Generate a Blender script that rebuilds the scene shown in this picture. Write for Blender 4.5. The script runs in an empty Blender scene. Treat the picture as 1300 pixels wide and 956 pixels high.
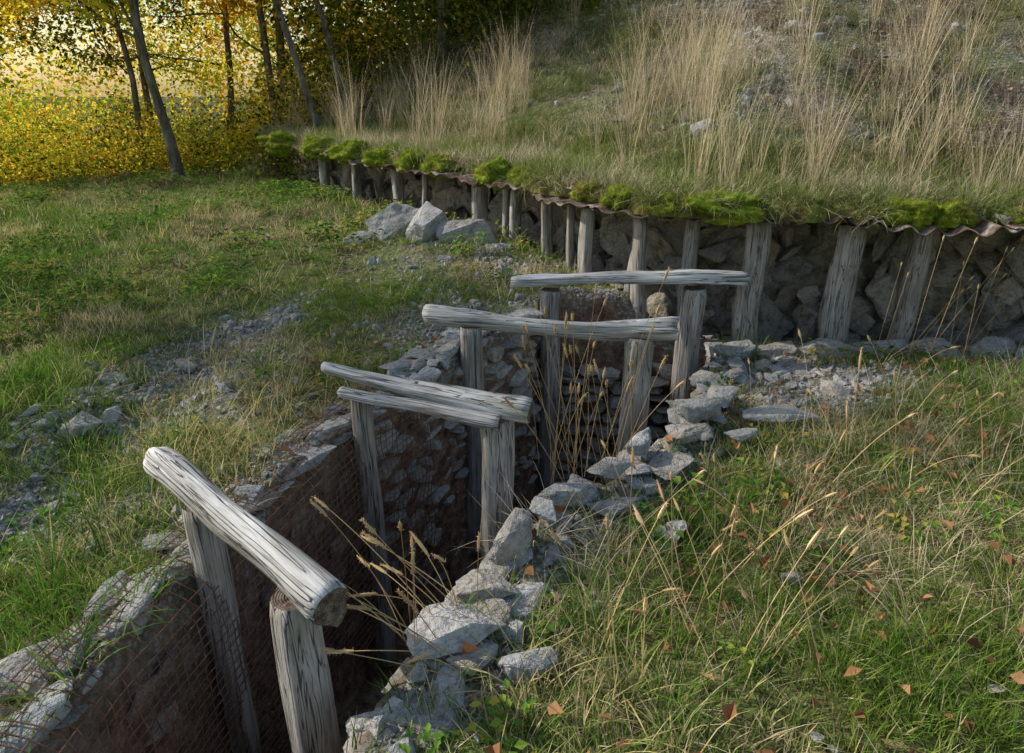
import bpy, bmesh, math, random
import numpy as np
from mathutils import Vector, Matrix, Euler, noise as mn
rng=np.random.default_rng(11); random.seed(11)
S=bpy.context.scene
COL=S.collection

# ---------------------------------------------------------------- noise
def _hash(ix,iy,seed):
    n=(ix*374761393+iy*668265263+seed*1442695041)&0xffffffff
    n=((n^(n>>13))*1274126177)&0xffffffff
    n=n^(n>>16)
    return (n&0xffff)/65535.0
def vnoise(x,y,seed=0):
    x=np.asarray(x,float);y=np.asarray(y,float)
    x0=np.floor(x).astype(np.int64);y0=np.floor(y).astype(np.int64)
    fx=x-x0;fy=y-y0
    fx=fx*fx*(3-2*fx);fy=fy*fy*(3-2*fy)
    a=_hash(x0,y0,seed);b=_hash(x0+1,y0,seed);c=_hash(x0,y0+1,seed);d=_hash(x0+1,y0+1,seed)
    return ((a*(1-fx)+b*fx)*(1-fy)+(c*(1-fx)+d*fx)*fy)*2-1
def fbm(x,y,o=4,seed=0):
    v=0;a=.5;f=1
    for i in range(o):
        v=v+a*vnoise(x*f+i*17.3,y*f-i*9.1,seed+i);a*=.5;f*=2.03
    return v
def ss(t):
    t=np.clip(t,0,1);return t*t*(3-2*t)

# ---------------------------------------------------------------- layout curves (metres)
RL=[(-40,62),(-9,19.5),(-5.2,13.4),(-3.9,11.4),(-2.3,9.3),(-1,7.6),(-.4,6.9),(0,6.4),(.3,6.0),(.6,5.4),(.9,5.02),(1.25,4.92),(2.1,4.80),(3.0,4.65),(3.8,4.5),(7,4.0),(60,-3)]
TL=[(-1.35,.3),(-1.25,.8),(-1.19,1.47),(-1.09,1.96),(-.98,2.35),(-.80,2.88),(-.62,3.2),(-.38,3.7),(.08,4.4),(.3,4.95)]
TR=[(-.6,.3),(-.5,.9),(-.40,1.4),(-.31,1.61),(-.15,1.88),(-.02,2.22),(.24,2.57),(.47,2.76),(.85,3.3),(1.1,3.8),(1.38,4.33),(1.5,4.95)]
def segd(px,py,poly):
    px=np.asarray(px,float);py=np.asarray(py,float)
    best=np.full(px.shape,1e9);sg=np.ones(px.shape)
    for i in range(len(poly)-1):
        ax,ay=poly[i];bx,by=poly[i+1];dx,dy=bx-ax,by-ay
        t=np.clip(((px-ax)*dx+(py-ay)*dy)/(dx*dx+dy*dy),0,1)
        d=np.hypot(px-ax-t*dx,py-ay-t*dy)
        cr=dx*(py-ay)-dy*(px-ax)
        m=d<best-1e-9
        best=np.where(m,d,best);sg=np.where(m,np.where(cr>=0,1.,-1.),sg)
    return best*sg
PG=TL+TR[::-1]
def polyd(px,py,pg=PG):
    px=np.asarray(px,float);py=np.asarray(py,float)
    d=np.abs(segd(px,py,pg+[pg[0]]))
    ins=np.zeros(px.shape,bool);n=len(pg)
    for i in range(n):
        ax,ay=pg[i];bx,by=pg[(i+1)%n]
        if ay==by: continue
        c=((ay>py)!=(by>py))&(px<(bx-ax)*(py-ay)/(by-ay)+ax)
        ins^=c
    return np.where(ins,-d,d)
def zr(x): return np.interp(x,[-4.5,0,1,4,8],[.87,.85,.82,.77,.72])
def coverH(x,y,s):
    return zr(x)+.05+.07*ss((s+.06)/.2)+.05*fbm(x*2.3,y*2.3,3,40)+.025*fbm(x*11,y*11,2,41)
def frontG(x,y):
    xc=np.interp(y,[0,1.5,2.3,3,3.7,4.5,5,5.5,6.5],[-.95,-.75,-.5,-.25,.25,.8,1.0,1.6,4])
    side=ss((x-xc+.3)/.6)
    gl=.08+.042*np.clip(y-2,0,4.6)+.12*np.exp(-((x+.5)**2+(y-6.4)**2)/1.2)-.05*np.clip(-2.2-x,0,6)+.02*np.clip(y-7,0,8)
    gl=gl-.10*np.clip(-8-x,0,50)-.06*np.clip(y-18,0,60)
    gl=gl-.10*np.exp(-((x+1.9)**2)/.1)*ss((6-y)/2)
    gr=-.045*np.clip(y-1,0,4.5)+.05*np.clip(x-2.5,0,6)*ss((4.5-y)/2)
    return gl*(1-side)+gr*side
def H(x,y):
    x=np.asarray(x,float);y=np.asarray(y,float)
    s=segd(x,y,RL); dt=polyd(x,y)
    near=np.exp(-np.clip(np.hypot(x,y-4)-12,0,1e3)/30)
    g=frontG(x,y)+(.10*fbm(x*.8,y*.8,3,1)+.035*fbm(x*4,y*4,3,2))*near
    rim=ss(1-np.abs(dt)/.28)*.04
    g=g+rim
    s2=s+.10*fbm(x*3.3,y*3.3,3,7)
    fade=1-ss((y-15-np.clip(x,-4,20)*.8)/9)*ss((8-x)/8)
    zb=zr(x)+.10+(.56*np.clip(s-.95,0,16)+.2*np.clip(s-17,0,40))*fade+(.28*fbm(x*.7,y*.7,3,4)+.08*fbm(x*3,y*3,3,5))*ss((s-1)/2)
    zb=zb-(1-fade)*1.5
    sh=ss((x+4.7)/.5)
    fl=np.where(x>.7,-.32,-.15)
    b1=ss((s-.10)/.06); b2=ss((s2-.80)/.1)
    zs=g*(1-b1)+(fl*(1-b2)+zb*b2)*b1
    r=ss((s+.2)/1.3)
    zn=g*(1-r)+zb*r
    z=zs*sh+zn*(1-sh)
    dtn=dt+.03*fbm(x*5,y*5,3,9)
    k=ss(-dtn/.07)*(s<.14)
    return z*(1-k)+(-1.25+.05*fbm(x*4,y*4,2,3))*k
def surfH(x,y):
    s=segd(x,y,RL)
    c=coverH(x,y,s)
    return np.where((s>-.03)&(s<.97)&(x>-4.3),c,H(x,y))
def gravelM(x,y):
    dt=polyd(x,y)
    m=1.0*np.exp(-(((x-1.95)/.85)**2+((y-4.12)/.52)**2)**3)
    m=np.maximum(m,(x>1.4)*np.exp(-((y-np.interp(x,[1.4,2.6,3.6,4.6],[4.66,4.70,4.56,4.40]))/.24)**4))
    xs=np.interp(y,[1.5,2.2,3.2,4.2,4.8,5.4],[-2.5,-2.2,-1.85,-1.82,-1.75,-1.4])
    wd=np.interp(y,[1.5,2.5,3.2,4.2,5.4],[.45,.8,.6,.35,.25])
    m=np.maximum(m,.95*np.exp(-((x-xs)/wd)**2)*ss((5.6-y)/.6)*ss((y-1.9)/.4)*ss(fbm(x*1.5,y*1.5,3,19)*3+.8))
    m=np.maximum(m,.9*np.exp(-(np.clip(dt,0,9)/.26)**2)*(dt>-.02))
    m=np.maximum(m,.85*np.exp(-(((x+.35)/.55)**2+((y-4.3)/.65)**2)))
    m=np.maximum(m,.7*np.exp(-(((x+.3)/.9)**2+((y-5.7)/.6)**2)))
    s=segd(x,y,RL)
    m=np.maximum(m,(s>1.5)*(.28+.55*ss((x-.6)/2.5))*ss(fbm(x*.6,y*.6,3,21)*2+.6))
    m=m*(.55+.45*ss(fbm(x*2.2,y*2.2,3,22)*2+.6))
    return np.clip(m,0,1)

# ---------------------------------------------------------------- node helpers
def newmat(name):
    m=bpy.data.materials.new(name);m.use_nodes=True
    nt=m.node_tree;nt.nodes.clear()
    out=nt.nodes.new('ShaderNodeOutputMaterial')
    return m,nt,out
def N(nt,t,**k):
    n=nt.nodes.new(t)
    for a,b in k.items(): setattr(n,a,b)
    return n
def L(nt,a,b): nt.links.new(a,b)
def ramp(nt,fac,stops,interp='LINEAR'):
    r=N(nt,'ShaderNodeValToRGB');r.color_ramp.interpolation=interp
    e=r.color_ramp.elements
    while len(e)<len(stops): e.new(.5)
    for i,(p,c) in enumerate(stops):
        e[i].position=p;e[i].color=(c[0],c[1],c[2],1)
    if fac is not None: L(nt,fac,r.inputs[0])
    return r.outputs[0]
def mix(nt,f,a,b,mode='MIX'):
    m=N(nt,'ShaderNodeMix',data_type='RGBA',blend_type=mode)
    for sck,v in ((m.inputs[0],f),(m.inputs[6],a),(m.inputs[7],b)):
        if hasattr(v,'is_output') or hasattr(v,'links') : L(nt,v,sck)
        elif isinstance(v,(int,float)): sck.default_value=v
        else: sck.default_value=(v[0],v[1],v[2],1)
    return m.outputs[2]
def math_(nt,op,a,b=None,clamp=False):
    m=N(nt,'ShaderNodeMath',operation=op,use_clamp=clamp)
    for i,v in enumerate((a,b)):
        if v is None: continue
        if isinstance(v,(int,float)): m.inputs[i].default_value=v
        else: L(nt,v,m.inputs[i])
    return m.outputs[0]
def noise(nt,vec,scale,detail=3,rough=.6):
    n=N(nt,'ShaderNodeTexNoise');n.inputs['Scale'].default_value=scale
    n.inputs['Detail'].default_value=min(detail,3);n.inputs['Roughness'].default_value=rough
    if vec is not None: L(nt,vec,n.inputs['Vector'])
    return n.outputs[0]
def pos(nt): return N(nt,'ShaderNodeNewGeometry').outputs['Position']
def objc(nt): return N(nt,'ShaderNodeTexCoord').outputs['Object']
def vscale(nt,v,s):
    m=N(nt,'ShaderNodeVectorMath',operation='MULTIPLY');L(nt,v,m.inputs[0]);m.inputs[1].default_value=s
    return m.outputs[0]
def bump(nt,h,st,dist=.02,nrm=None):
    b=N(nt,'ShaderNodeBump');b.inputs['Strength'].default_value=st;b.inputs['Distance'].default_value=dist
    L(nt,h,b.inputs['Height'])
    return b.outputs[0]
def diff(nt,out,col,nrm=None):
    p=N(nt,'ShaderNodeBsdfDiffuse');L(nt,col,p.inputs[0]);p.inputs['Roughness'].default_value=.3
    if nrm is not None: L(nt,nrm,p.inputs['Normal'])
    L(nt,p.outputs[0],out.inputs[0])
def princ(nt,out,col,rough=.9,nrm=None,spec=.2):
    p=N(nt,'ShaderNodeBsdfPrincipled')
    L(nt,col,p.inputs['Base Color'])
    p.inputs['Roughness'].default_value=rough
    p.inputs['Specular IOR Level'].default_value=spec
    if nrm is not None: L(nt,nrm,p.inputs['Normal'])
    L(nt,p.outputs[0],out.inputs[0])

# ---------------------------------------------------------------- materials
def mat_ground():
    m,nt,out=newmat('ground_mat');P=pos(nt)
    at=N(nt,'ShaderNodeAttribute',attribute_name='zone');sp=N(nt,'ShaderNodeSeparateColor');L(nt,at.outputs['Color'],sp.inputs[0])
    n1=noise(nt,P,1.3,3);n2=noise(nt,P,16,3,.75)
    veg=ramp(nt,n2,[(.3,(.06,.048,.026)),(.5,(.13,.115,.055)),(.7,(.26,.21,.12))])
    veg2=ramp(nt,n2,[(.3,(.05,.065,.02)),(.55,(.12,.16,.05)),(.75,(.22,.22,.10))])
    c=mix(nt,ramp(nt,n1,[(.4,(0,0,0)),(.6,(1,1,1))]),veg,veg2)
    vo=N(nt,'ShaderNodeTexVoronoi');vo.inputs['Scale'].default_value=38;L(nt,P,vo.inputs['Vector'])
    gc=N(nt,'ShaderNodeSeparateColor');L(nt,vo.outputs['Color'],gc.inputs[0])
    gr=ramp(nt,gc.outputs[0],[(0,(.20,.19,.18)),(.5,(.39,.385,.375)),(1,(.56,.56,.56))])
    gr=mix(nt,ramp(nt,vo.outputs['Distance'],[(.25,(0,0,0)),(.6,(.85,.85,.85))]),gr,(.12,.10,.075))
    c=mix(nt,sp.outputs[1],c,gr)
    soil=ramp(nt,noise(nt,P,11,3,.75),[(.3,(.06,.037,.025)),(.5,(.20,.125,.09)),(.72,(.36,.26,.19))])
    c=mix(nt,sp.outputs[0],c,soil)
    rock=ramp(nt,noise(nt,P,7,3,.75),[(.3,(.08,.08,.05)),(.45,(.23,.20,.15)),(.6,(.36,.32,.26)),(.8,(.45,.38,.29))])
    c=mix(nt,sp.outputs[2],c,rock)
    diff(nt,out,c,bump(nt,n2,.9,.05))
    return m
def mat_rock(name,tint=(1,1,1),moss=.25,dark=1.):
    m,nt,out=newmat(name);P=pos(nt)
    oi=N(nt,'ShaderNodeObjectInfo')
    n=noise(nt,P,8,3,.7);nf=noise(nt,P,48,3,.75)
    base=ramp(nt,n,[(.28,(.15*dark,.147*dark,.14*dark)),(.45,(.29*dark,.287*dark,.28*dark)),(.60,(.40*dark,.40*dark,.395*dark)),(.75,(.56*dark,.56*dark,.55*dark))])
    base=mix(nt,.6,base,ramp(nt,oi.outputs['Random'],[(0,(.20,.20,.215)),(.3,(.37,.36,.345)),(.55,(.33,.275,.225)),(.8,(.48,.48,.475)),(1,(.23,.24,.265))]))
    base=mix(nt,.6,base,ramp(nt,nf,[(.32,(.35,.34,.33)),(.5,(.98,.98,.98)),(.68,(1.25,1.25,1.25))]),'MULTIPLY')
    base=mix(nt,1,base,tint,'MULTIPLY')
    mk=math_(nt,'MULTIPLY',ramp(nt,n,[(.36,(1,1,1)),(.46,(0,0,0))]),moss)
    c=mix(nt,mk,base,(.08,.09,.035))
    diff(nt,out,c,bump(nt,math_(nt,'ADD',nf,math_(nt,'MULTIPLY',n,1.5)),.85,.02))
    return m
def mat_wood(name,light=1.,warm=0.,green=0.):
    m,nt,out=newmat(name);O=objc(nt)
    oi=N(nt,'ShaderNodeObjectInfo')
    off=N(nt,'ShaderNodeVectorMath',operation='ADD');L(nt,O,off.inputs[0])
    cm=N(nt,'ShaderNodeCombineXYZ');L(nt,math_(nt,'MULTIPLY',oi.outputs['Random'],30),cm.inputs[2]);L(nt,cm.outputs[0],off.inputs[1])
    Q=off.outputs[0]
    a=noise(nt,vscale(nt,Q,(95,95,3.5)),1,3,.75);b=noise(nt,vscale(nt,Q,(13,13,2.2)),1,3,.7)
    l=light
    col=ramp(nt,b,[(.28,(.20*l,.19*l,.175*l)),(.42,(.35*l,.345*l,.335*l)),(.56,(.46*l,.465*l,.47*l)),(.75,(.60*l,.61*l,.62*l))])
    if warm: col=mix(nt,warm,col,ramp(nt,a,[(.3,(.10,.06,.034)),(.7,(.32,.22,.14))]))
    if green: col=mix(nt,math_(nt,'MULTIPLY',ramp(nt,noise(nt,Q,6,3),[(.45,(0,0,0)),(.65,(1,1,1))]),green),col,(.11,.12,.055))
    col=mix(nt,.65,col,ramp(nt,a,[(.34,(.30,.27,.25)),(.46,(.90,.90,.90)),(.68,(1.15,1.15,1.15))]),'MULTIPLY')
    w=ramp(nt,noise(nt,vscale(nt,Q,(42,42,.8)),1,2,.5),[(.480,(1,1,1)),(.5,(.08,.08,.08)),(.520,(1,1,1))])
    col=mix(nt,.85,col,w,'MULTIPLY')
    princ(nt,out,col,.82,bump(nt,math_(nt,'ADD',a,math_(nt,'MULTIPLY',w,1.5)),.9,.007),.2)
    return m
def mat_end():
    m,nt,out=newmat('cut_wood_end');O=objc(nt)
    sx=N(nt,'ShaderNodeVectorMath',operation='MULTIPLY');L(nt,O,sx.inputs[0]);sx.inputs[1].default_value=(1,1,0)
    ln=N(nt,'ShaderNodeVectorMath',operation='LENGTH');L(nt,sx.outputs[0],ln.inputs[0])
    r=math_(nt,'ADD',math_(nt,'MULTIPLY',ln.outputs['Value'],800),math_(nt,'MULTIPLY',noise(nt,O,30,3),8))
    w=math_(nt,'SINE',r)
    c=ramp(nt,math_(nt,'ADD',math_(nt,'MULTIPLY',w,.04),noise(nt,O,40,3,.8)),[(.3,(.05,.035,.027)),(.5,(.15,.115,.09)),(.7,(.28,.23,.19))])
    diff(nt,out,c,bump(nt,w,.4,.003))
    return m
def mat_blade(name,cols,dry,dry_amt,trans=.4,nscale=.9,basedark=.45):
    m,nt,out=newmat(name);P=pos(nt)
    at=N(nt,'ShaderNodeAttribute',attribute_name='bl');sp=N(nt,'ShaderNodeSeparateXYZ');L(nt,at.outputs['Vector'],sp.inputs[0])
    ir=N(nt,'ShaderNodeAttribute',attribute_name='ir').outputs['Fac']
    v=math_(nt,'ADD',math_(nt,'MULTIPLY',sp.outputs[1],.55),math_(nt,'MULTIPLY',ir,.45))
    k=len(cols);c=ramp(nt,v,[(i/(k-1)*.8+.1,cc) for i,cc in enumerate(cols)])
    nn=noise(nt,P,nscale,1)
    f=math_(nt,'ADD',math_(nt,'MULTIPLY',math_(nt,'SUBTRACT',nn,.5),3.2),math_(nt,'SUBTRACT',ir,1-dry_amt))
    f=math_(nt,'ADD',f,math_(nt,'MULTIPLY',math_(nt,'SUBTRACT',sp.outputs[1],.5),.9))
    f=math_(nt,'MULTIPLY',f,2.5,True)
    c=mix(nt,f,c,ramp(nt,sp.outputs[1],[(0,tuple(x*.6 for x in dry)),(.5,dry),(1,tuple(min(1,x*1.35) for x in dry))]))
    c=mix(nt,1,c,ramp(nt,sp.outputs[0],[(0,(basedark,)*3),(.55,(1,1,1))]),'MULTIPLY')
    d=N(nt,'ShaderNodeBsdfDiffuse');L(nt,c,d.inputs[0])
    t=N(nt,'ShaderNodeBsdfTranslucent');L(nt,c,t.inputs[0])
    mx=N(nt,'ShaderNodeMixShader');mx.inputs[0].default_value=trans
    L(nt,d.outputs[0],mx.inputs[1]);L(nt,t.outputs[0],mx.inputs[2]);L(nt,mx.outputs[0],out.inputs[0])
    return m
M_ground=mat_ground()
M_rock=mat_rock('limestone',(1,1,1.0),.15,1.15)
M_rockd=mat_rock('mossy_limestone',(1.0,.95,.87),.5,1.15)
M_wood=mat_wood('weathered_log',1.14)
M_post=mat_wood('weathered_post',.95,.30,.3)
M_spost=mat_wood('shelter_post_wood',1.0,.28,.25)
M_end=mat_end()
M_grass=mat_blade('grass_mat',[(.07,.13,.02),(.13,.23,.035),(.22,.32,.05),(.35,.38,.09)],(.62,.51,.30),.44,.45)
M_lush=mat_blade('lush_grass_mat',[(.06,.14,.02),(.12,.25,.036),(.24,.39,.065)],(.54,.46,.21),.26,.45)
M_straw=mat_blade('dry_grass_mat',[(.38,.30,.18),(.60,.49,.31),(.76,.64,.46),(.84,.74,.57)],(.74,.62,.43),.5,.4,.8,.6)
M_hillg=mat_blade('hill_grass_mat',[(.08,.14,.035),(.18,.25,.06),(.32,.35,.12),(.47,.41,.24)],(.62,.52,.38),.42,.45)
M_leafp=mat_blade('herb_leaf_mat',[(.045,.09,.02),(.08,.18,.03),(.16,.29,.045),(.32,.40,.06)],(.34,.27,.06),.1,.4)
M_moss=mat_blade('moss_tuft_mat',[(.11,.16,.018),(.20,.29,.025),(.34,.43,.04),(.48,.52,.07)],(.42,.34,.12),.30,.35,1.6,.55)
M_fall=mat_blade('fallen_leaf_mat',[(.13,.065,.038),(.28,.14,.07),(.38,.20,.10),(.36,.27,.18)],(.40,.22,.12),.3,.2,2,1)
M_yel=mat_blade('autumn_yellow_leaf',[(.14,.24,.03),(.38,.46,.04),(.76,.66,.06),(.90,.66,.06),(.86,.44,.04)],(.22,.33,.035),.44,.6,.45,1)
M_org=mat_blade('autumn_orange_leaf',[(.40,.30,.03),(.80,.50,.04),(.88,.40,.035),(.75,.26,.03)],(.70,.62,.05),.4,.6,.45,1)
M_olive=mat_blade('olive_leaf',[(.035,.055,.013),(.07,.105,.02),(.15,.19,.025),(.32,.30,.03)],(.68,.50,.05),.36,.5,.45,1)
def mat_bark():
    m,nt,out=newmat('bark');P=pos(nt)
    n=noise(nt,vscale(nt,P,(14,14,3)),1,3,.7)
    diff(nt,out,ramp(nt,n,[(.3,(.06,.05,.037)),(.5,(.17,.145,.115)),(.75,(.36,.32,.26))]),bump(nt,n,.8,.02))
    return m
M_bark=mat_bark()
def mat_simple(name,stops,sc,rough=.9,bs=.6,bd=.01):
    m,nt,out=newmat(name);P=pos(nt);n=noise(nt,P,sc,3,.75)
    diff(nt,out,ramp(nt,n,stops),bump(nt,n,bs,bd));return m
M_metal=mat_simple('rusty_corrugated_metal',[(.34,(.05,.033,.027)),(.46,(.13,.085,.066)),(.56,(.22,.175,.155)),(.70,(.40,.385,.38))],8,.75,.4,.004)
M_rust=mat_simple('rusty_wire',[(.3,(.10,.05,.037)),(.6,(.24,.135,.10)),(.8,(.36,.25,.20))],20)
M_earth=mat_simple('mossy_earth',[(.32,(.04,.032,.02)),(.45,(.10,.085,.035)),(.56,(.15,.17,.037)),(.7,(.23,.22,.09))],9,.95,.9,.03)
M_mossb=mat_simple('moss_base',[(.3,(.07,.10,.014)),(.5,(.17,.23,.024)),(.7,(.32,.37,.05))],18,.95,1,.02)

# ---------------------------------------------------------------- mesh helpers
def mesh_obj(name,verts,faces,mats=(),smooth=True,link=True,attrs=None,parent=None,mi=None):
    me=bpy.data.meshes.new(name)
    me.from_pydata([tuple(v) for v in verts],[],faces)
    for m in mats: me.materials.append(m)
    if smooth: me.polygons.foreach_set('use_smooth',[True]*len(me.polygons))
    if mi is not None: me.polygons.foreach_set('material_index',mi)
    if attrs is not None:
        a=me.attributes.new('bl','FLOAT_VECTOR','POINT');a.data.foreach_set('vector',np.asarray(attrs,'f').ravel())
    me.update()
    o=bpy.data.objects.new(name,me)
    if link: COL.objects.link(o)
    if parent: o.parent=parent
    return o
def empty(name,loc=(0,0,0)):
    e=bpy.data.objects.new(name,None);COL.objects.link(e);e.location=loc;e.empty_display_size=.2;return e
def grid_sheet(name,X,Y,Z,mats,zone=None,smooth=True):
    ny,nx=X.shape
    me=bpy.data.meshes.new(name)
    v=np.stack([X,Y,Z],-1).reshape(-1,3).astype('f')
    me.vertices.add(len(v));me.vertices.foreach_set('co',v.ravel())
    i=np.arange((ny-1)*(nx-1));r=i//(nx-1);c=i%(nx-1);a=r*nx+c
    q=np.stack([a,a+1,a+nx+1,a+nx],-1).astype('i')
    me.loops.add(q.size);me.loops.foreach_set('vertex_index',q.ravel())
    me.polygons.add(len(q));me.polygons.foreach_set('loop_start',np.arange(0,q.size,4,dtype='i'))
    me.polygons.foreach_set('loop_total',np.full(len(q),4,'i'))
    me.update(calc_edges=True)
    me.polygons.foreach_set('use_smooth',np.full(len(q),smooth))
    if zone is not None:
        at=me.color_attributes.new('zone','FLOAT_COLOR','POINT')
        at.data.foreach_set('color',zone.reshape(-1,4).astype('f').ravel())
    for m in mats: me.materials.append(m)
    o=bpy.data.objects.new(name,me);COL.objects.link(o);return o

# ---------------------------------------------------------------- ground
def axis(lo,hi,st,far0,far1,g=1.07):
    a=list(np.arange(lo,hi,st));d=st;x=a[-1]
    while x<far1: d*=g;x+=d;a.append(x)
    d=st;x=a[0];b=[]
    while x>far0: d*=g;x-=d;b.append(x)
    return np.array(b[::-1]+a)
xs=axis(-2.6,4.4,.03,-250,250);ys=axis(1.0,7.4,.03,-60,400)
X,Y=np.meshgrid(xs,ys);Z=H(X,Y)
dt=polyd(X,Y);s=segd(X,Y,RL);gm=gravelM(X,Y)
zone=np.zeros(X.shape+(4,));zone[...,3]=1
zone[...,0]=ss((.03-dt)/.06)*(s<.14)
zone[...,1]=gm
zone[...,2]=ss((s-.06)/.06)*ss((1.05-s)/.05)*(X>-4.6)
grid_sheet('ground',X,Y,Z,[M_ground],zone)

# ---------------------------------------------------------------- scatter via geometry nodes
def scatter(name,objs,P,rot,scl,idx=None,parent=None,realize=True):
    coll=bpy.data.collections.new(name+'_parts')
    for i,o in enumerate(objs):
        o.name='%s_part_%02d'%(name,i)
        coll.objects.link(o)
    n=len(P);me=bpy.data.meshes.new(name);me.vertices.add(n)
    me.vertices.foreach_set('co',np.asarray(P,'f').ravel())
    a=me.attributes.new('rot','FLOAT_VECTOR','POINT');a.data.foreach_set('vector',np.asarray(rot,'f').ravel())
    scl=np.asarray(scl,'f')
    if scl.ndim==1: scl=np.repeat(scl[:,None],3,1)
    a=me.attributes.new('scl','FLOAT_VECTOR','POINT');a.data.foreach_set('vector',scl.ravel())
    if idx is None: idx=rng.integers(0,len(objs),n)
    a=me.attributes.new('idx','INT','POINT');a.data.foreach_set('value',np.asarray(idx,'i'))
    a=me.attributes.new('ir','FLOAT','POINT');a.data.foreach_set('value',rng.random(n).astype('f'))
    o=bpy.data.objects.new(name,me);COL.objects.link(o)
    if parent: o.parent=parent
    ng=bpy.data.node_groups.new(name,'GeometryNodeTree')
    ng.interface.new_socket('Geometry',in_out='INPUT',socket_type='NodeSocketGeometry')
    ng.interface.new_socket('Geometry',in_out='OUTPUT',socket_type='NodeSocketGeometry')
    gi=ng.nodes.new('NodeGroupInput');go=ng.nodes.new('NodeGroupOutput')
    ip=ng.nodes.new('GeometryNodeInstanceOnPoints')
    ci=ng.nodes.new('GeometryNodeCollectionInfo');ci.inputs['Collection'].default_value=coll
    ci.inputs['Separate Children'].default_value=True;ci.inputs['Reset Children'].default_value=True
    def na(nm,t):
        q=ng.nodes.new('GeometryNodeInputNamedAttribute');q.data_type=t;q.inputs['Name'].default_value=nm;return q.outputs['Attribute']
    er=ng.nodes.new('FunctionNodeEulerToRotation')
    lk=ng.links.new
    lk(gi.outputs[0],ip.inputs['Points']);lk(ci.outputs[0],ip.inputs['Instance'])
    ip.inputs['Pick Instance'].default_value=True
    lk(na('idx','INT'),ip.inputs['Instance Index'])
    lk(na('rot','FLOAT_VECTOR'),er.inputs[0]);lk(er.outputs[0],ip.inputs['Rotation'])
    lk(na('scl','FLOAT_VECTOR'),ip.inputs['Scale'])
    cur=ip.outputs[0]
    if realize:
        for nm in ('rot','scl','idx'):
            rm=ng.nodes.new('GeometryNodeRemoveAttribute');lk(cur,rm.inputs['Geometry']);rm.inputs['Name'].default_value=nm;cur=rm.outputs[0]
        rz=ng.nodes.new('GeometryNodeRealizeInstances');lk(cur,rz.inputs[0]);cur=rz.outputs[0]
    lk(cur,go.inputs[0])
    md=o.modifiers.new('scatter','NODES');md.node_group=ng
    return o
def sample(n,x0,x1,y0,y1,dens,avoid=True):
    x=rng.uniform(x0,x1,n);y=rng.uniform(y0,y1,n)
    k=rng.random(n)<dens(x,y)
    x=x[k];y=y[k]
    if avoid:
        k=polyd(x,y)>.03;x=x[k];y=y[k]
    return x,y
def upright(n,tilt=.15):
    return np.stack([rng.normal(0,tilt,n),rng.normal(0,tilt,n),rng.uniform(0,6.28,n)],-1)

def clump(name,n,rad,l0,l1,w,lean,curl,mat,seg=3,head=0):
    V=[];F=[];A=[]
    for _ in range(n):
        a=random.uniform(0,6.283);r=rad*math.sqrt(random.random());bx,by=r*math.cos(a),r*math.sin(a)
        az=a+random.gauss(0,.8);le=random.uniform(*lean);Ln=random.uniform(l0,l1);cu=random.uniform(*curl)
        rd=random.random();ww=w*random.uniform(.6,1.3)
        p=Vector((bx,by,-.01));th=le;sd=Vector((-math.sin(az),math.cos(az),0))
        tw=random.uniform(-.8,.8);sd=(sd+Vector((math.cos(az),math.sin(az),0))*tw).normalized()
        b=len(V)
        for k in range(seg+1):
            t=k/seg
            if k<seg:
                hw=ww*(1-t*.65)*.5
                V+= [p-sd*hw,p+sd*hw];A+=[(t,rd,0)]*2
            else:
                V.append(p.copy());A.append((1,rd,0))
            d=Vector((math.sin(th)*math.cos(az),math.sin(th)*math.sin(az),math.cos(th)))
            p=p+d*(Ln/seg);th+=cu/seg
        for k in range(seg-1):
            F.append((b+2*k,b+2*k+1,b+2*k+3,b+2*k+2))
        F.append((b+2*seg-2,b+2*seg-1,b+2*seg))
        if head:
            tip=Vector(V[-1]);prev=(Vector(V[b+2*seg-2])+Vector(V[b+2*seg-1]))/2
            dv=(tip-prev).normalized()
            for q in range(head):
                t=q/head;c=tip-dv*(Ln*.28*(1-t));sa=random.uniform(0,6.28)
                e=Vector((math.cos(sa),math.sin(sa),.9)).normalized()*random.uniform(.012,.03)*(1.1-t)
                w2=Vector((-math.sin(sa),math.cos(sa),0))*.0014
                b2=len(V);V+=[c-w2,c+w2,c+e];A+=[(.9,min(1,rd+.2),0)]*3;F.append((b2,b2+1,b2+2))
    return mesh_obj(name,V,F,[mat],False,False,A)
def leafquad(V,F,A,c,nrm,fwd,l,w,rd,fold=.15):
    f=fwd.normalized();sd=nrm.cross(f).normalized();nn=f.cross(sd)
    b=len(V)
    V+=[c,c+f*l*.45+sd*w*.5+nn*fold*w,c+f*l*.45-sd*w*.5+nn*fold*w,c+f*l+nn*(-fold*l*.3)]
    A+=[(.7,rd,0),(1,rd,0),(1,rd,0),(1,rd,0)]
    F+=[(b,b+1,b+3),(b,b+3,b+2)]
def herb(name,n,rad,h,l,mat):
    V=[];F=[];A=[]
    for _ in range(n):
        a=random.uniform(0,6.28);r=rad*math.sqrt(random.random())
        c=Vector((r*math.cos(a),r*math.sin(a),random.uniform(.2,1)*h))
        az=a+random.gauss(0,.7)
        f=Vector((math.cos(az),math.sin(az),random.uniform(-.4,.35)))
        nr=Vector((random.gauss(0,.3),random.gauss(0,.3),1)).normalized()
        rd=random.random();ll=l*random.uniform(.6,1.3)
        leafquad(V,F,A,c,nr,f,ll,ll*.7,rd)
        b=len(V);q=Vector((r*.3*math.cos(a),r*.3*math.sin(a),-.01))
        V+=[q,q+Vector((.002,.001,0)),c];A+=[(.1,rd,0),(.1,rd,0),(.6,rd,0)];F.append((b,b+1,b+2))
    return mesh_obj(name,V,F,[mat],False,False,A)
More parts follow.
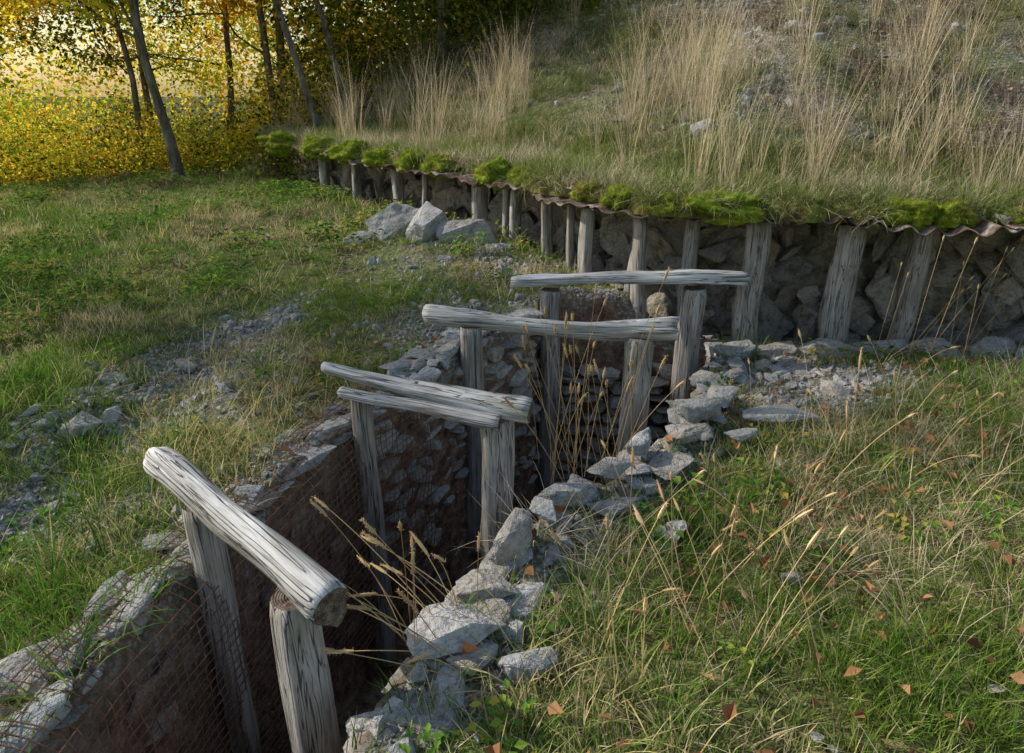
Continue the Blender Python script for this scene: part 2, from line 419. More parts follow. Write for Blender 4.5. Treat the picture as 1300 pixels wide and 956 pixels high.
def leafclump(name,n,rad,l,mat):
    V=[];F=[];A=[];base=random.random()
    for _ in range(n):
        c=Vector((random.gauss(0,1),random.gauss(0,1),random.gauss(0,.7)))*rad*.5
        f=Vector((random.gauss(0,1),random.gauss(0,1),random.gauss(-.3,.7)))
        nr=Vector((random.gauss(0,.6),random.gauss(0,.6),1)).normalized()
        ll=l*random.uniform(.6,1.3);leafquad(V,F,A,c,nr,f,ll,ll*.62,.7*base+.3*random.random())
    return mesh_obj(name,V,F,[mat],False,False,A)

def fill_z(x,y,off=0): return np.stack([x,y,surfH(x,y)+off],-1)
def cut(x,y,m=1.0):
    k=(x>-.80*y-m)&(x<.80*y+m);return x[k],y[k]
def lane(x,y):
    s_=segd(x,y,RL);return ss((s_+3.6)/.8)*ss((-s_-.2)/.3)
def d_turf(x,y):
    g=gravelM(x,y);s_=segd(x,y,RL)
    return (1-.96*g)*(s_<.0)*(.55+.45*ss(fbm(x*1.9,y*1.9,3,14)*3+.7))
T=[clump('t',16,.05,.05,.13,.0040,(.1,.9),(.2,1.3),M_grass,2) for _ in range(9)]
x,y=cut(*sample(26000,-4.5,4.5,.9,5.5,d_turf),.3)
sc=rng.uniform(.6,1.25,len(x));sc*=np.where((x<0)&(lane(x,y)>.5),.75,1)
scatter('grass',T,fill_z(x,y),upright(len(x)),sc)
T=[clump('t',20,.12,.06,.16,.008,(.1,.9),(.2,1.3),M_grass,2) for _ in range(9)]
x,y=cut(*sample(10000,-11,2,5.5,14,d_turf),.3)
sc=rng.uniform(.6,1.25,len(x));sc*=np.where((lane(x,y)>.5),.65,1)
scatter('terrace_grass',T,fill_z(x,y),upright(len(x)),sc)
def d_lush(x,y):
    g=gravelM(x,y);s_=segd(x,y,RL)
    left=(x<-1.0)*(y<3.6)*.9+(x<-3.2)*.4
    right=(x>0)*ss(fbm(x*1.3,y*1.3,3,31)*4+.1)*.6
    return (1-.97*g)*(s_<0)*np.clip(left*(x<-.9)+right,0,1)
T=[clump('l',22,.06,.12,.34,.0054,(.1,.8),(.5,1.9),M_lush,4) for _ in range(9)]
x,y=cut(*sample(9000,-8,4.5,.9,9,d_lush),.4)
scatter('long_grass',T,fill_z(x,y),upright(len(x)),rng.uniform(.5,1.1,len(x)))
T=[clump('s',14,.05,.10,.34,.0028,(.4,1.45),(.2,1.2),M_straw,3) for _ in range(9)]
def d_straw(x,y):
    g=gravelM(x,y);s_=segd(x,y,RL)
    return (1-.95*g)*(s_<0)*np.where(x>-.2,.2+.8*ss(fbm(x*1.1+5,y*1.1,3,33)*3+.6),.12)
x,y=cut(*sample(14500,-7,4.5,.9,12,d_straw),.4)
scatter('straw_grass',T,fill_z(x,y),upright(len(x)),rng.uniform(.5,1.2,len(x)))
def d_hill(x,y):
    s_=segd(x,y,RL);g=gravelM(x,y)
    return (s_>.02)*(1-.85*g)*np.where(s_<1.5,1,.6)*(s_<12)
T=[clump('h',20,.08,.10,.30,.0055,(.1,.9),(.3,1.6),M_hillg,3) for _ in range(9)]
x,y=cut(*sample(23000,-6,9,4,15,d_hill,False),.2)
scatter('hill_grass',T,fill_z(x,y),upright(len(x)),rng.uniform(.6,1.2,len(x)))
T=[clump('tt',24,.06,.55,1.12,.0038,(.02,.26),(.1,.7),M_straw,4,10) for _ in range(8)]
def d_tall(x,y):
    s_=segd(x,y,RL)
    m=ss(fbm(x*1.1+3,y*1.1,3,55)*4-.15)
    return (s_>.15)*(s_<9)*np.clip(m*np.where(s_<2.2,1,.35)*np.where(x<0,.7,1)+ (x>1.8)*(s_<3.0)*.5,0,1)
x,y=cut(*sample(1900,-5,8,4,14,d_tall,False),.2)
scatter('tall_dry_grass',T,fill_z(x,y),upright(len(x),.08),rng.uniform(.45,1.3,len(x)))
M_heath=mat_blade('heather_mat',[(.11,.08,.075),(.22,.16,.14),(.18,.20,.10)],(.38,.29,.26),.35,.3)
T=[herb('hb',50,.14,.20,.035,M_heath) for _ in range(4)]
x,y=sample(1500,-3,8,5,14,lambda x,y:(segd(x,y,RL)>1.3)*ss(fbm(x*.8,y*.8,3,61)*3+.3),False)
scatter('heather',T,fill_z(x,y),upright(len(x)),rng.uniform(.6,1.4,len(x)))
T=[herb('g',30,.09,.10,.034,M_leafp) for _ in range(9)]
def d_herb(x,y):
    s_=segd(x,y,RL);g=gravelM(x,y)
    m=ss(fbm(x*.9,y*.9,3,71)*3+.5)
    return (s_<-.1)*(1-.85*g)*np.where(x<-1.1,m*(1-.75*lane(x,y)),.16*m)
x,y=cut(*sample(9500,-9,3.5,1,12,d_herb),.4)
scatter('ground_cover_herbs',T,fill_z(x,y),upright(len(x)),rng.uniform(.6,1.4,len(x))*(1+.08*np.clip(y-3,0,9)))
T=[]
for q in range(7):
    V=[];F=[];A=[]
    leafquad(V,F,A,Vector((0,0,.006)),Vector((0,0,1)),Vector((1,random.gauss(0,.2),.1)),.048,.030,random.random(),random.uniform(.2,.6))
    T.append(mesh_obj('f',V,F,[M_fall],False,False,A))
x,y=sample(2600,-1.2,4.5,1,5,lambda x,y:np.where(x>.2,.2+.7*ss(fbm(x*1.5,y*1.5,2,81)*3),.1)*(segd(x,y,RL)<0))
scatter('fallen_leaves',T,fill_z(x,y,.055),upright(len(x),.6),rng.uniform(.6,1.4,len(x)))

# ---------------------------------------------------------------- rocks
def rock_mesh(name,dims,npts,cuts,amp,mat,link=False,seed=0,box=.5,sm=.16):
    r=random.Random(seed);bm=bmesh.new()
    for _ in range(npts):
        v=Vector((r.gauss(0,1),r.gauss(0,1),r.gauss(0,1))).normalized()
        m=max(abs(v.x),abs(v.y),abs(v.z));v=v*((1-box)+box/m)*r.uniform(.8,1)
        bm.verts.new((v.x*dims[0],v.y*dims[1],v.z*dims[2]))
    res=bmesh.ops.convex_hull(bm,input=bm.verts)
    bad=list({g for g in res['geom_interior']+res['geom_unused'] if isinstance(g,bmesh.types.BMVert)})
    if bad: bmesh.ops.delete(bm,geom=bad,context='VERTS')
    if cuts:
        for c in range(cuts):
            bmesh.ops.subdivide_edges(bm,edges=bm.edges[:],cuts=1,use_grid_fill=True)
            if c<2: bmesh.ops.smooth_vert(bm,verts=bm.verts[:],factor=sm,use_axis_x=True,use_axis_y=True,use_axis_z=True)
        bm.normal_update();md=max(dims)
        for v in bm.verts:
            p=v.co/md
            n=mn.noise(p*2.2+Vector((seed,0,0)))+.5*mn.noise(p*5+Vector((0,seed,0)))+.45*mn.noise(Vector((p.x*3,p.y*3,p.z*14))+Vector((seed,3,0)))
            v.co+=v.normal*n*amp*md
    me=bpy.data.meshes.new(name);bm.to_mesh(me);bm.free();me.materials.append(mat)
    o=bpy.data.objects.new(name,me)
    if link: COL.objects.link(o)
    return o
def rocks(n,mat,cuts=2,s0=100,flat=.6,npts=14,sm=.10,amp=.06):
    return [rock_mesh('r',(1,random.uniform(.6,.95),flat*random.uniform(.7,1.2)),npts,cuts,amp,mat,seed=s0+i,sm=sm) for i in range(n)]
def rscatter(*a,**k): return scatter(*a,realize=False,**k)
x,y=sample(60000,-4,4.4,1,7,lambda x,y:gravelM(x,y)**1.3*(segd(x,y,RL)<.05))
x=x[:12000];y=y[:12000]
n=len(x);sc=np.clip(rng.lognormal(-4.3,.6,n),.004,.05)
rscatter('gravel',rocks(8,M_rock,0,200,.6,11),fill_z(x,y,.004),upright(n,.6),sc)
x,y=sample(5200,-3,8,5,14,lambda x,y:(segd(x,y,RL)>1.3)*gravelM(x,y),False)
n=len(x);rscatter('scree',rocks(6,M_rock,1,240,.6,12),fill_z(x,y,.0),upright(n,.6),np.clip(rng.lognormal(-3.2,.6,n),.01,.18))
x,y=sample(4800,-4,4,1,7.5,lambda x,y:np.clip(gravelM(x,y)**2*.5+.024,0,1)*(segd(x,y,RL)<.02))
n=len(x);rscatter('loose_stones',rocks(8,M_rock,2,260,.5,13),fill_z(x,y,.015),upright(n,.35),np.clip(rng.lognormal(-3.3,.5,n),.015,.12))

def along(poly,step):
    out=[]
    for (ax,ay),(bx,by) in zip(poly[:-1],poly[1:]):
        l=math.hypot(bx-ax,by-ay);k=max(1,int(l/step))
        for i in range(k):
            t=i/k;out.append((ax+(bx-ax)*t,ay+(by-ay)*t,(bx-ax)/l,(by-ay)/l))
    return out
P=[];R=[];C=[]
def put(x,y,z,a,b,c,rz=None,tilt=.12):
    P.append((x,y,z));C.append((a,b,c));R.append((random.gauss(0,tilt),random.gauss(0,tilt),random.uniform(0,6.28) if rz is None else rz))
for poly,sg,ymin in ((TL,1,.8),(TR,-1,.8)):
    for (x,y,dx,dy) in along(poly,.085):
        if y<ymin or y>4.8: continue
        for rep in range(2):
            off=random.uniform(-.02,.19)*sg
            nx,ny=-dy,dx
            px,py=x+nx*off,y+ny*off
            sz=random.uniform(.05,.13)
            put(px,py,float(frontG(np.array(px),np.array(py)))+random.uniform(-.02,.06),sz*1.25,sz,sz*random.uniform(.3,.5),math.atan2(dy,dx)+random.gauss(0,.6))
for (x,y,z,a,b,c,rz) in [(-.20,1.73,.05,.19,.14,.11,.6),(0.0,2.18,.07,.14,.11,.12,1.2),(.22,2.48,.05,.15,.10,.08,.4),(.12,2.35,.08,.10,.08,.06,2),(1.0,3.42,.0,.22,.15,.10,.2),(1.25,3.7,-.03,.18,.12,.07,1),
    (1.5,3.5,-.06,.26,.14,.05,.1),(-1.0,2.36,.13,.18,.12,.05,1.0),(-.93,2.62,.15,.19,.12,.05,1.1),(-.84,2.86,.17,.18,.12,.05,1.1),(-1.12,2.05,.12,.16,.12,.05,1.3),(-1.2,1.72,.10,.17,.12,.07,1.4),(-1.3,1.5,.08,.14,.10,.07,1),
    (-1.22,2.3,.10,.12,.09,.04,.4),(-1.1,2.72,.14,.11,.09,.04,1.4),(-.70,3.1,.17,.16,.10,.05,1.0),(-.5,3.45,.17,.15,.11,.07,.8),(.62,2.95,.03,.15,.10,.09,1),(.45,2.7,.06,.13,.10,.08,.3),(-.35,1.42,.0,.13,.10,.08,.3),(-.1,1.95,.03,.13,.10,.07,.3),(.05,1.62,.02,.11,.09,.06,.3),
    (.9,3.15,.0,.16,.10,.05,.3),(1.2,3.2,-.04,.13,.09,.04,.3),(-.55,3.9,.17,.2,.12,.06,.5),(-.35,4.3,.17,.2,.13,.07,.9),(-.15,4.75,.17,.22,.15,.08,.3),(.05,5.0,.12,.2,.14,.1,.3)]:
    put(x,y,z,a,b,c,rz,.08)
rscatter('rim_stones',rocks(9,M_rock,3,300,.75,14),P,R,C)
P=[];R=[];C=[]
fy=lambda u:float(np.interp(u,[1.4,2.6,3.6,4.6],[4.60,4.66,4.52,4.36]))
xx=1.42
while xx<4.8:
    w=random.uniform(.13,.26)
    put(xx+w,fy(xx)+random.uniform(-.02,.02),-.12+random.uniform(-.02,.03),w*1.15,random.uniform(.15,.20),random.uniform(.08,.11),random.gauss(0,.08),.05);xx+=2*w*.93
for _ in range(70):
    u=random.uniform(1.4,4.6);put(u,fy(u)+random.uniform(-.36,-.08),-.15,*[random.uniform(.05,.15),random.uniform(.05,.09),random.uniform(.02,.05)])
rscatter('flagstones',rocks(7,M_rock,3,340,1.0,18),P,R,C)
P=[];R=[];C=[]
def wall(poly,y0,y1,z0,z1,sg,inn=.0,sx=(.07,.15)):
    z=z0
    while z<z1:
        h=random.uniform(.035,.065)
        pts=along(poly,.02);i=0
        while i<len(pts):
            x,y,dx,dy=pts[i];w=random.uniform(*sx)
            if y0<=y<=y1:
                o=(inn+random.uniform(-.03,.03))*sg
                put(x-dy*o,y+dx*o,z+random.uniform(-.01,.01),w,random.uniform(.09,.13),h*1.15,math.atan2(dy,dx)+random.gauss(0,.12),.07)
            i+=max(1,int(w*1.85/.02))
        z+=h*1.8
wall(TL,3.0,5.0,-1.25,.12,1,-.0)
wall(TR,3.2,4.7,-1.25,-.22,-1,-.0)
wall(TR,.8,3.2,-1.2,-.05,-1,-.0)
wall([(.2,4.85),(1.6,4.8)],4,6,-1.25,-.28,1,0)
rscatter('dry_stone_wall',rocks(8,mat_rock('walling_stone',(1,.95,.87),.2,1.15),2,360,.95,16),P,R,C)
P=[];R=[];C=[]
for (x,y,dx,dy) in along(TL,.04):
    if y<.8 or y>3.1: continue
    sz=random.uniform(.03,.09);put(x+dy*.03,y-dx*.03,random.uniform(-1.2,0),sz*1.3,sz*.6,sz*.8,math.atan2(dy,dx),.3)
rscatter('earth_bank_stones',rocks(6,mat_rock('earthy_stone',(.85,.66,.54),.1,1.0),2,380,.9,14),P,R,C)
P=[];R=[];C=[]
for (x,y,dx,dy) in along(RL[3:-1],.06):
    if x>5.5: continue
    for _ in range(2):
        o=random.uniform(.66,.90);z=random.uniform(-.3,.74)
        sz=random.uniform(.08,.28)
        put(x-dy*o,y+dx*o,z,sz*1.1,sz*.55,sz*random.uniform(.6,1.3),math.atan2(dy,dx)+random.gauss(0,.5),.6)
    if random.random()<.5:
        o=random.uniform(.25,.7);sz=random.uniform(.05,.20)
        put(x-dy*o,y+dx*o,float(np.where(x>.7,-.3,-.12)),sz,sz*.8,sz*.5)
for _ in range(26):
    put(random.uniform(.55,1.5),random.uniform(5.05,5.4),random.uniform(-.25,-.02),random.uniform(.1,.22),random.uniform(.08,.15),random.uniform(.03,.05),None,.05)
rscatter('rock_face',rocks(9,M_rockd,3,400,.9,15),P,R,C)
def boulder(loc,dims,rz,seed,tilt=(0,0)):
    o=rock_mesh('limestone_boulder',dims,18,4,.045,M_rock,True,seed,.3,.0);o.location=loc;o.rotation_euler=(tilt[0],tilt[1],rz);return o
boulder((-1.12,6.62,.40),(.32,.26,.26),.3,501,(.2,-.25))
boulder((-.80,6.50,.44),(.30,.24,.28),1.0,534,(.2,-.3))
boulder((-.40,6.35,.38),(.34,.24,.22),.3,512,(.0,.35))
boulder((-1.45,6.5,.29),(.20,.16,.14),.1,523)
boulder((-.12,6.1,.28),(.18,.14,.10),.1,545)
boulder((-.72,6.2,.28),(.18,.12,.10),.7,551)
# ---------------------------------------------------------------- logs
def log(name,p0,p1,r0,r1,mat,parent,bend=(0,0,0),flat=1.,rough=.12,seg=36,nr=26,seed=1,split=False,endcut=0):
    p0=Vector(p0);p1=Vector(p1);d=p1-p0;Ln=d.length
    q=d.to_track_quat('Z','Y');V=[];F=[];MI=[]
    bl=q.inverted()@Vector(bend)
    for i in range(seg+1):
        t=i/seg;c=Vector((0,0,Ln*t))+bl*math.sin(math.pi*t)
        c+=Vector((mn.noise(Vector((t*3,seed,0))),mn.noise(Vector((t*3,seed,9))),0))*r0*.25
        r=r0+(r1-r0)*t
        for j in range(nr):
            a=6.28318*j/nr
            n=mn.noise(Vector((math.cos(a)*1.2,math.sin(a)*1.2,t*Ln*1.6+seed*7)))+.5*mn.noise(Vector((math.cos(a)*4,math.sin(a)*4,t*Ln*2.2+seed*3)))+.35*mn.noise(Vector((math.cos(a)*9,math.sin(a)*9,t*Ln*3+seed)))
            rr=r*(1+rough*n*1.6)
            e=min(t,1-t)*Ln
            if e<.02: rr*=.93+.07*e/.02
            cx,cy=math.cos(a)*rr,math.sin(a)*rr*flat
            if split and cy<-.25*r: cy=-.25*r+.1*r*n
            zz=0
            if i in(0,seg): zz=endcut*cx+.012*n
            V.append(c+Vector((cx,cy,zz)))
    for i in range(seg):
        for j in range(nr):
            a=i*nr+j;b=i*nr+(j+1)%nr;F.append((a,b,b+nr,a+nr));MI.append(0)
    F.append(tuple(range(nr))[::-1]);MI.append(1);F.append(tuple(range(seg*nr,seg*nr+nr)));MI.append(1)
    o=mesh_obj(name,V,F,[mat,M_end],True,True,mi=MI)
    o.data.polygons[-1].use_smooth=False;o.data.polygons[-2].use_smooth=False
    o.location=p0;o.rotation_mode='QUATERNION';o.rotation_quaternion=q
    if parent: o.parent=parent
    return o
def frame(beams,posts):
    e=empty('trench_timber_frame')
    for i,b in enumerate(beams): log('crossbeam' if i==0 else 'lower_beam',*b[:4],M_wood,e,**b[4])
    for i,p in enumerate(posts): log('post_%d'%(i+1),*p[:4],M_post,e,**p[4])
    return e
frame([((-1.27,2.15,.42),(-.47,1.43,.39),.052,.056,dict(seed=3,bend=(0,0,.015),rough=.2))],
      [((-1.0,1.90,-1.25),(-1.03,1.93,.375),.055,.052,dict(seed=5)),((-.58,1.50,-1.2),(-.60,1.53,.345),.068,.064,dict(seed=6,rough=.2))])
frame([((-.88,2.95,.45),(.08,2.62,.385),.024,.052,dict(seed=12,bend=(0,0,-.02),rough=.26)),((-.78,2.83,.375),(-.05,2.60,.335),.024,.034,dict(seed=14,rough=.26))],
      [((-.66,2.83,-1.2),(-.69,2.86,.36),.050,.048,dict(seed=15)),((-.05,2.62,-1.1),(-.07,2.65,.335),.078,.070,dict(seed=16,rough=.18))])
frame([((-.52,3.86,.42),(.93,3.63,.41),.046,.058,dict(seed=22,bend=(0,0,-.045),rough=.28))],
      [((-.22,3.78,-1.2),(-.24,3.80,.36),.07,.068,dict(seed=25)),((.68,3.60,-1.1),(.73,3.66,.345),.085,.075,dict(seed=26,rough=.2))])
frame([((-.01,4.57,.405),(1.62,4.57,.43),.045,.075,dict(seed=32,bend=(0,0,.02),rough=.24,split=True))],
      [((.27,4.56,-1.2),(.27,4.56,.37),.075,.07,dict(seed=35)),((1.22,4.53,-1.1),(1.26,4.56,.38),.085,.08,dict(seed=36))])

# ---------------------------------------------------------------- shelter
SH=empty('covered_trench_shelter')
pp=[(4.9,4.65,.10,0),(2.93,4.88,.11,.02),(2.43,4.88,.11,.0),(1.78,4.93,.09,.0),(1.32,5.0,.06,.0),(.98,5.03,.075,-.04),(.86,5.2,.045,.12),(.56,5.38,.07,.04),(.50,5.62,.045,-.02),(.33,6.0,.065,-.03),(.02,6.45,.07,.02),(-.10,6.7,.04,.05),(-.33,6.95,.08,.0),(-1.0,7.8,.05,.03),(-1.32,8.2,.09,-.04),(-2.05,9.1,.07,.02),(-2.7,10.05,.08,0)]
for i,(x,y,r,lx) in enumerate(pp):
    log('support_post_%02d'%(i+1),(x,y,-.42),(x+lx,y,float(zr(x))-.03),r*1.05,r*.93,M_spost,SH,seed=50+i,rough=.2,flat=.6 if i in(1,2,3) else .8,seg=20,nr=18)
pts=[q for q in along(RL[3:],.03) if q[0]<7]
px=np.array([q[0] for q in pts]);py=np.array([q[1] for q in pts])
ker=np.ones(9)/9
pxs=np.convolve(np.pad(px,4,'edge'),ker,'valid');pys=np.convolve(np.pad(py,4,'edge'),ker,'valid')
tx=np.gradient(pxs);ty=np.gradient(pys);ln=np.hypot(tx,ty);tx/=ln;ty/=ln
for _ in range(6):
    tx=np.convolve(np.pad(tx,7,'edge'),np.ones(15)/15,'valid');ty=np.convolve(np.pad(ty,7,'edge'),np.ones(15)/15,'valid')
ln=np.hypot(tx,ty);tx/=ln;ty/=ln
arc=np.concatenate([[0],np.cumsum(np.hypot(np.diff(pxs),np.diff(pys)))])
def lineat(a,s_):
    x=np.interp(a,arc,pxs);y=np.interp(a,arc,pys);nx=-np.interp(a,arc,ty);ny=np.interp(a,arc,tx)
    return x+nx*s_,y+ny*s_,x
a0=0;k=0
while a0<arc[-1]-.3:
    w=random.uniform(.7,.95);na=int(w/.012);aa=np.linspace(a0-.05,a0+w,na);fr=random.uniform(-.20,-.11);sc_=np.linspace(fr,.95,16)
    A,SS_=np.meshgrid(aa,sc_)
    rag=.07*vnoise(aa*5,aa*0,5)
    SS2=SS_+rag[None,:]*(SS_<0)
    X,Y,X0=lineat(A,SS2)
    tl=random.uniform(-.06,.06);amp=random.uniform(.014,.027);ph=random.random()*6
    ed=ss(-SS2/.15+.3)
    Zr=zr(X0)+amp*np.sin(A*2*math.pi/.18+ph)+tl*(A-a0-w/2)-ed*.05*(vnoise(A*1.7,A*0,8)*.8+.3)+k%2*.008+.02
    o=grid_sheet('roof_sheet_%02d'%k,X,Y,Zr,[M_metal]);o.parent=SH
    md=o.modifiers.new('t','SOLIDIFY');md.thickness=.007
    a0+=w;k+=1
def lipf(A): return np.clip(.30*fbm(A*1.6,A*0,3,77)-.01,-.15,.12)
aa=np.arange(0,arc[-1],.025);sc_=np.concatenate([[-.0,.0],np.linspace(.01,1.2,50)])
A,SS_=np.meshgrid(aa,sc_);lip=lipf(A)
SS2=SS_+(lip+.02*fbm(A*9,A*0,2,79))*np.clip(1-SS_/.3,0,1)
X,Y,X0=lineat(A,SS2);Z=coverH(X,Y,SS_)+.07*np.clip(1-SS_/.4,0,1)*(fbm(A*3.1,A*0,3,78)+.2)
Z[0]=zr(X0[0])+.01;Z[1]=zr(X0[1])+.05
grid_sheet('earth_cover',X,Y,Z,[M_earth]).parent=SH
def covz(a,s0):
    l=lipf(a);s2=s0+l*np.clip(1-s0/.3,0,1);x,y,x0=lineat(a,s2)
    z=coverH(x,y,s0)+.07*np.clip(1-s0/.4,0,1)*(fbm(a*3.1,a*0,3,78)+.2)
    return x,y,z
n=3600;fa=rng.uniform(0,arc[-1],n);fx,fyy,fz=covz(fa,rng.uniform(.0,.25,n))
k=(fbm(fx*2.3,fyy*2.3,3,88)>-.12)&(fx<6);fx=fx[k];fyy=fyy[k];fz=fz[k]
T=[clump('hf',14,.05,.06,.24,.004,(.3,1.5),(.6,1.9),M_hillg,3) for _ in range(6)]
scatter('roof_edge_grass',T,np.stack([fx,fyy,fz-.01],-1),upright(len(fx),.3),rng.uniform(.6,1.3,len(fx)))
cush=[(1.50,4.84,.30,.17,.10),(1.12,4.92,.18,.13,.07),(2.70,4.70,.18,.14,.11),(2.98,4.66,.14,.12,.09),(.80,5.10,.12,.12,.09),(.60,5.42,.11,.11,.08),(.10,6.25,.13,.12,.09),(-.14,6.54,.17,.15,.12),(-.75,7.28,.16,.14,.10),(-1.08,7.68,.17,.14,.12),(-1.45,8.15,.20,.16,.12),(-2.0,8.85,.24,.18,.14),(-2.6,9.6,.26,.2,.14),(-3.4,10.6,.32,.24,.15),(3.5,4.60,.16,.12,.07)]
MO=empty('moss_cushions')
tp=[]
for i,(x,y,a,b,c) in enumerate(cush):
    bm=bmesh.new();bmesh.ops.create_icosphere(bm,subdivisions=5,radius=1)
    z0=float(zr(x))+.08
    for v in bm.verts:
        n=mn.noise(v.co*1.4+Vector((i,0,0)))*.5+mn.noise(v.co*4+Vector((i,3,0)))*.22+mn.noise(v.co*12)*.05
        q=v.co*(1+n);v.co=Vector((x+q.x*a,y+q.y*b,z0+q.z*c))
        if v.co.z>z0-.04 and random.random()<.55: tp.append(tuple(v.co))
    me=bpy.data.meshes.new('cushion');bm.to_mesh(me);bm.free();me.materials.append(M_mossb)
    me.polygons.foreach_set('use_smooth',[True]*len(me.polygons))
    o=bpy.data.objects.new('cushion_%02d'%i,me);COL.objects.link(o);o.parent=MO
n=15000;fa=rng.uniform(0,arc[-1],n);s0=rng.uniform(.0,.30,n)**1.1;fx,fyy,fz=covz(fa,s0)
k=(fbm(fx*1.7,fyy*1.7,3,188)>-.06)&(fx<5);tp+=list(zip(fx[k],fyy[k],fz[k]))
T=[clump('m',12,.016,.010,.026,.0022,(.1,1.0),(.1,.6),M_moss,2) for _ in range(5)]
scatter('tufts',T,tp,upright(len(tp),.5),rng.uniform(.7,1.5,len(tp)),parent=MO)

# ---------------------------------------------------------------- rusty wire mesh on near-left wall
cu=bpy.data.curves.new('rusty_wire_mesh','CURVE');cu.dimensions='3D';cu.bevel_depth=.0024;cu.bevel_resolution=0
base=[q for q in along(TL,.036) if 1.0<q[1]<3.35]
def wpos(i,w):
    x,y,dx,dy=base[i]
    n=.035*mn.noise(Vector((x*4,y*4,w*4)))+.012*mn.noise(Vector((x*15,y*15,w*15)))
    zt=float(frontG(np.array(x-.1),np.array(y)))+.09
    if w<0: return (x-dy*(-w+.02)+n,y+dx*(-w+.02),zt+n-.15*w*w)
    o=min(w/.06,1)*.11
    return (x+dy*(o+n+.03*w),y-dx*(o+n+.03*w),zt-w+n)
ws=np.arange(-.13,1.15,.036)
def spl(ps):
    s_=cu.splines.new('POLY');s_.points.add(len(ps)-1)
    for k_,p in enumerate(ps): s_.points[k_].co=(*p,1)
for i in range(len(base)): spl([wpos(i,w) for w in ws])
for w in ws: spl([wpos(i,w) for i in range(len(base))])
cu.materials.append(M_rust);o=bpy.data.objects.new('rusty_wire_mesh',cu);COL.objects.link(o)

# ---------------------------------------------------------------- seed head grasses in foreground
def tube(V,F,A,path,rad,n=4,rd=.5,t0=0):
    b=len(V)
    for i,p in enumerate(path):
        d=(path[min(i+1,len(path)-1)]-path[max(i-1,0)]).normalized()
        u=d.orthogonal().normalized();w=d.cross(u)
        r=rad[i]
        for j in range(n):
            a=6.283*j/n;V.append(p+u*math.cos(a)*r+w*math.sin(a)*r);A.append((.6+.4*i/len(path),rd,0))
    for i in range(len(path)-1):
        for j in range(n):
            a=b+i*n+j;c=b+i*n+(j+1)%n;F.append((a,c,c+n,a+n))
M_gold=mat_blade('golden_stalk',[(.46,.33,.17),(.64,.47,.25),(.74,.58,.35)],(.66,.50,.29),.8,.25,.8,.8)
def seedgrass(items):
    V=[];F=[];A=[]
    for (bx,by,bz,txx,tyy,tz,droop,hl) in items:
        p0=Vector((bx,by,bz));p2=Vector((txx,tyy,tz));p1=p0.lerp(p2,.5)+Vector((0,0,droop))
        path=[p0*(1-t)**2+p1*2*t*(1-t)+p2*t*t for t in np.linspace(0,1,16)]
        rd=random.random();tube(V,F,A,path,[.0019-.0009*i/15 for i in range(16)],4,rd)
        e=path[-1];d=(path[-1]-path[-3]).normalized()
        tube(V,F,A,[e-d*hl*q for q in np.linspace(0,1,6)],[.0012,.004,.0055,.0055,.0045,.001],5,rd)
        for q in range(int(hl*900)):
            t=random.random();c=e-d*hl*t;v=(Vector((random.gauss(0,1),random.gauss(0,1),random.gauss(0,1)))+d*1.4).normalized()
            w=v.orthogonal().normalized()*.0011;c=c+v*.003;b=len(V);V+=[c-w,c+w,c+v*random.uniform(.006,.012)];A+=[(.9,random.random(),0)]*3;F.append((b,b+1,b+2))
    mesh_obj('seed_head_grass',V,F,[M_gold],False,True,A)
R_=random.uniform
it=[]
for _ in range(24):
    bx,by=-.2+R_(-.14,.12),1.75+R_(-.2,.12)
    it.append((bx,by,0,bx+R_(-.5,.05),by+R_(-.15,.25),R_(.12,.52),R_(.0,.12),R_(.04,.10)))
seedgrass(it)
it=[]
for _ in range(34):
    bx,by=.36+R_(-.25,.2),2.72+R_(-.15,.2)
    it.append((bx,by,0,bx+R_(-.3,.35),by+R_(-.2,.2),R_(.35,.95),R_(.0,.15),R_(.03,.08)))
seedgrass(it)
it=[(1.7,3.05,-.05,1.68,3.07,.5,.0,.12),(1.66,3.0,-.05,1.62,3.0,.25,.02,.1),(1.55,3.1,-.05,1.42,3.2,.55,.1,.05),(1.9,3.3,-.05,2.3,3.3,.42,.2,.04)]
for _ in range(16):
    bx,by=R_(1.2,2.4),R_(2.4,3.6);it.append((bx,by,-.05,bx+R_(-.3,.3),by+R_(-.2,.2),R_(.1,.45),.08,.04))
seedgrass(it)
it=[]
for _ in range(38):
    bx,by=.55+R_(-.3,.5),1.95+R_(-.4,.3)
    it.append((bx,by,0,bx+R_(-.3,.3),by+R_(-.1,.3),R_(.2,.55),R_(.0,.1),R_(.03,.09)))
seedgrass(it)
it=[]
for _ in range(14):
    bx,by=2.9+R_(-.4,.5),4.5+R_(-.1,.1)
    it.append((bx,by,-.2,bx+R_(-.2,.5),by+R_(-.3,.1),R_(.4,1.0),R_(.0,.15),R_(.03,.05)))
seedgrass(it)

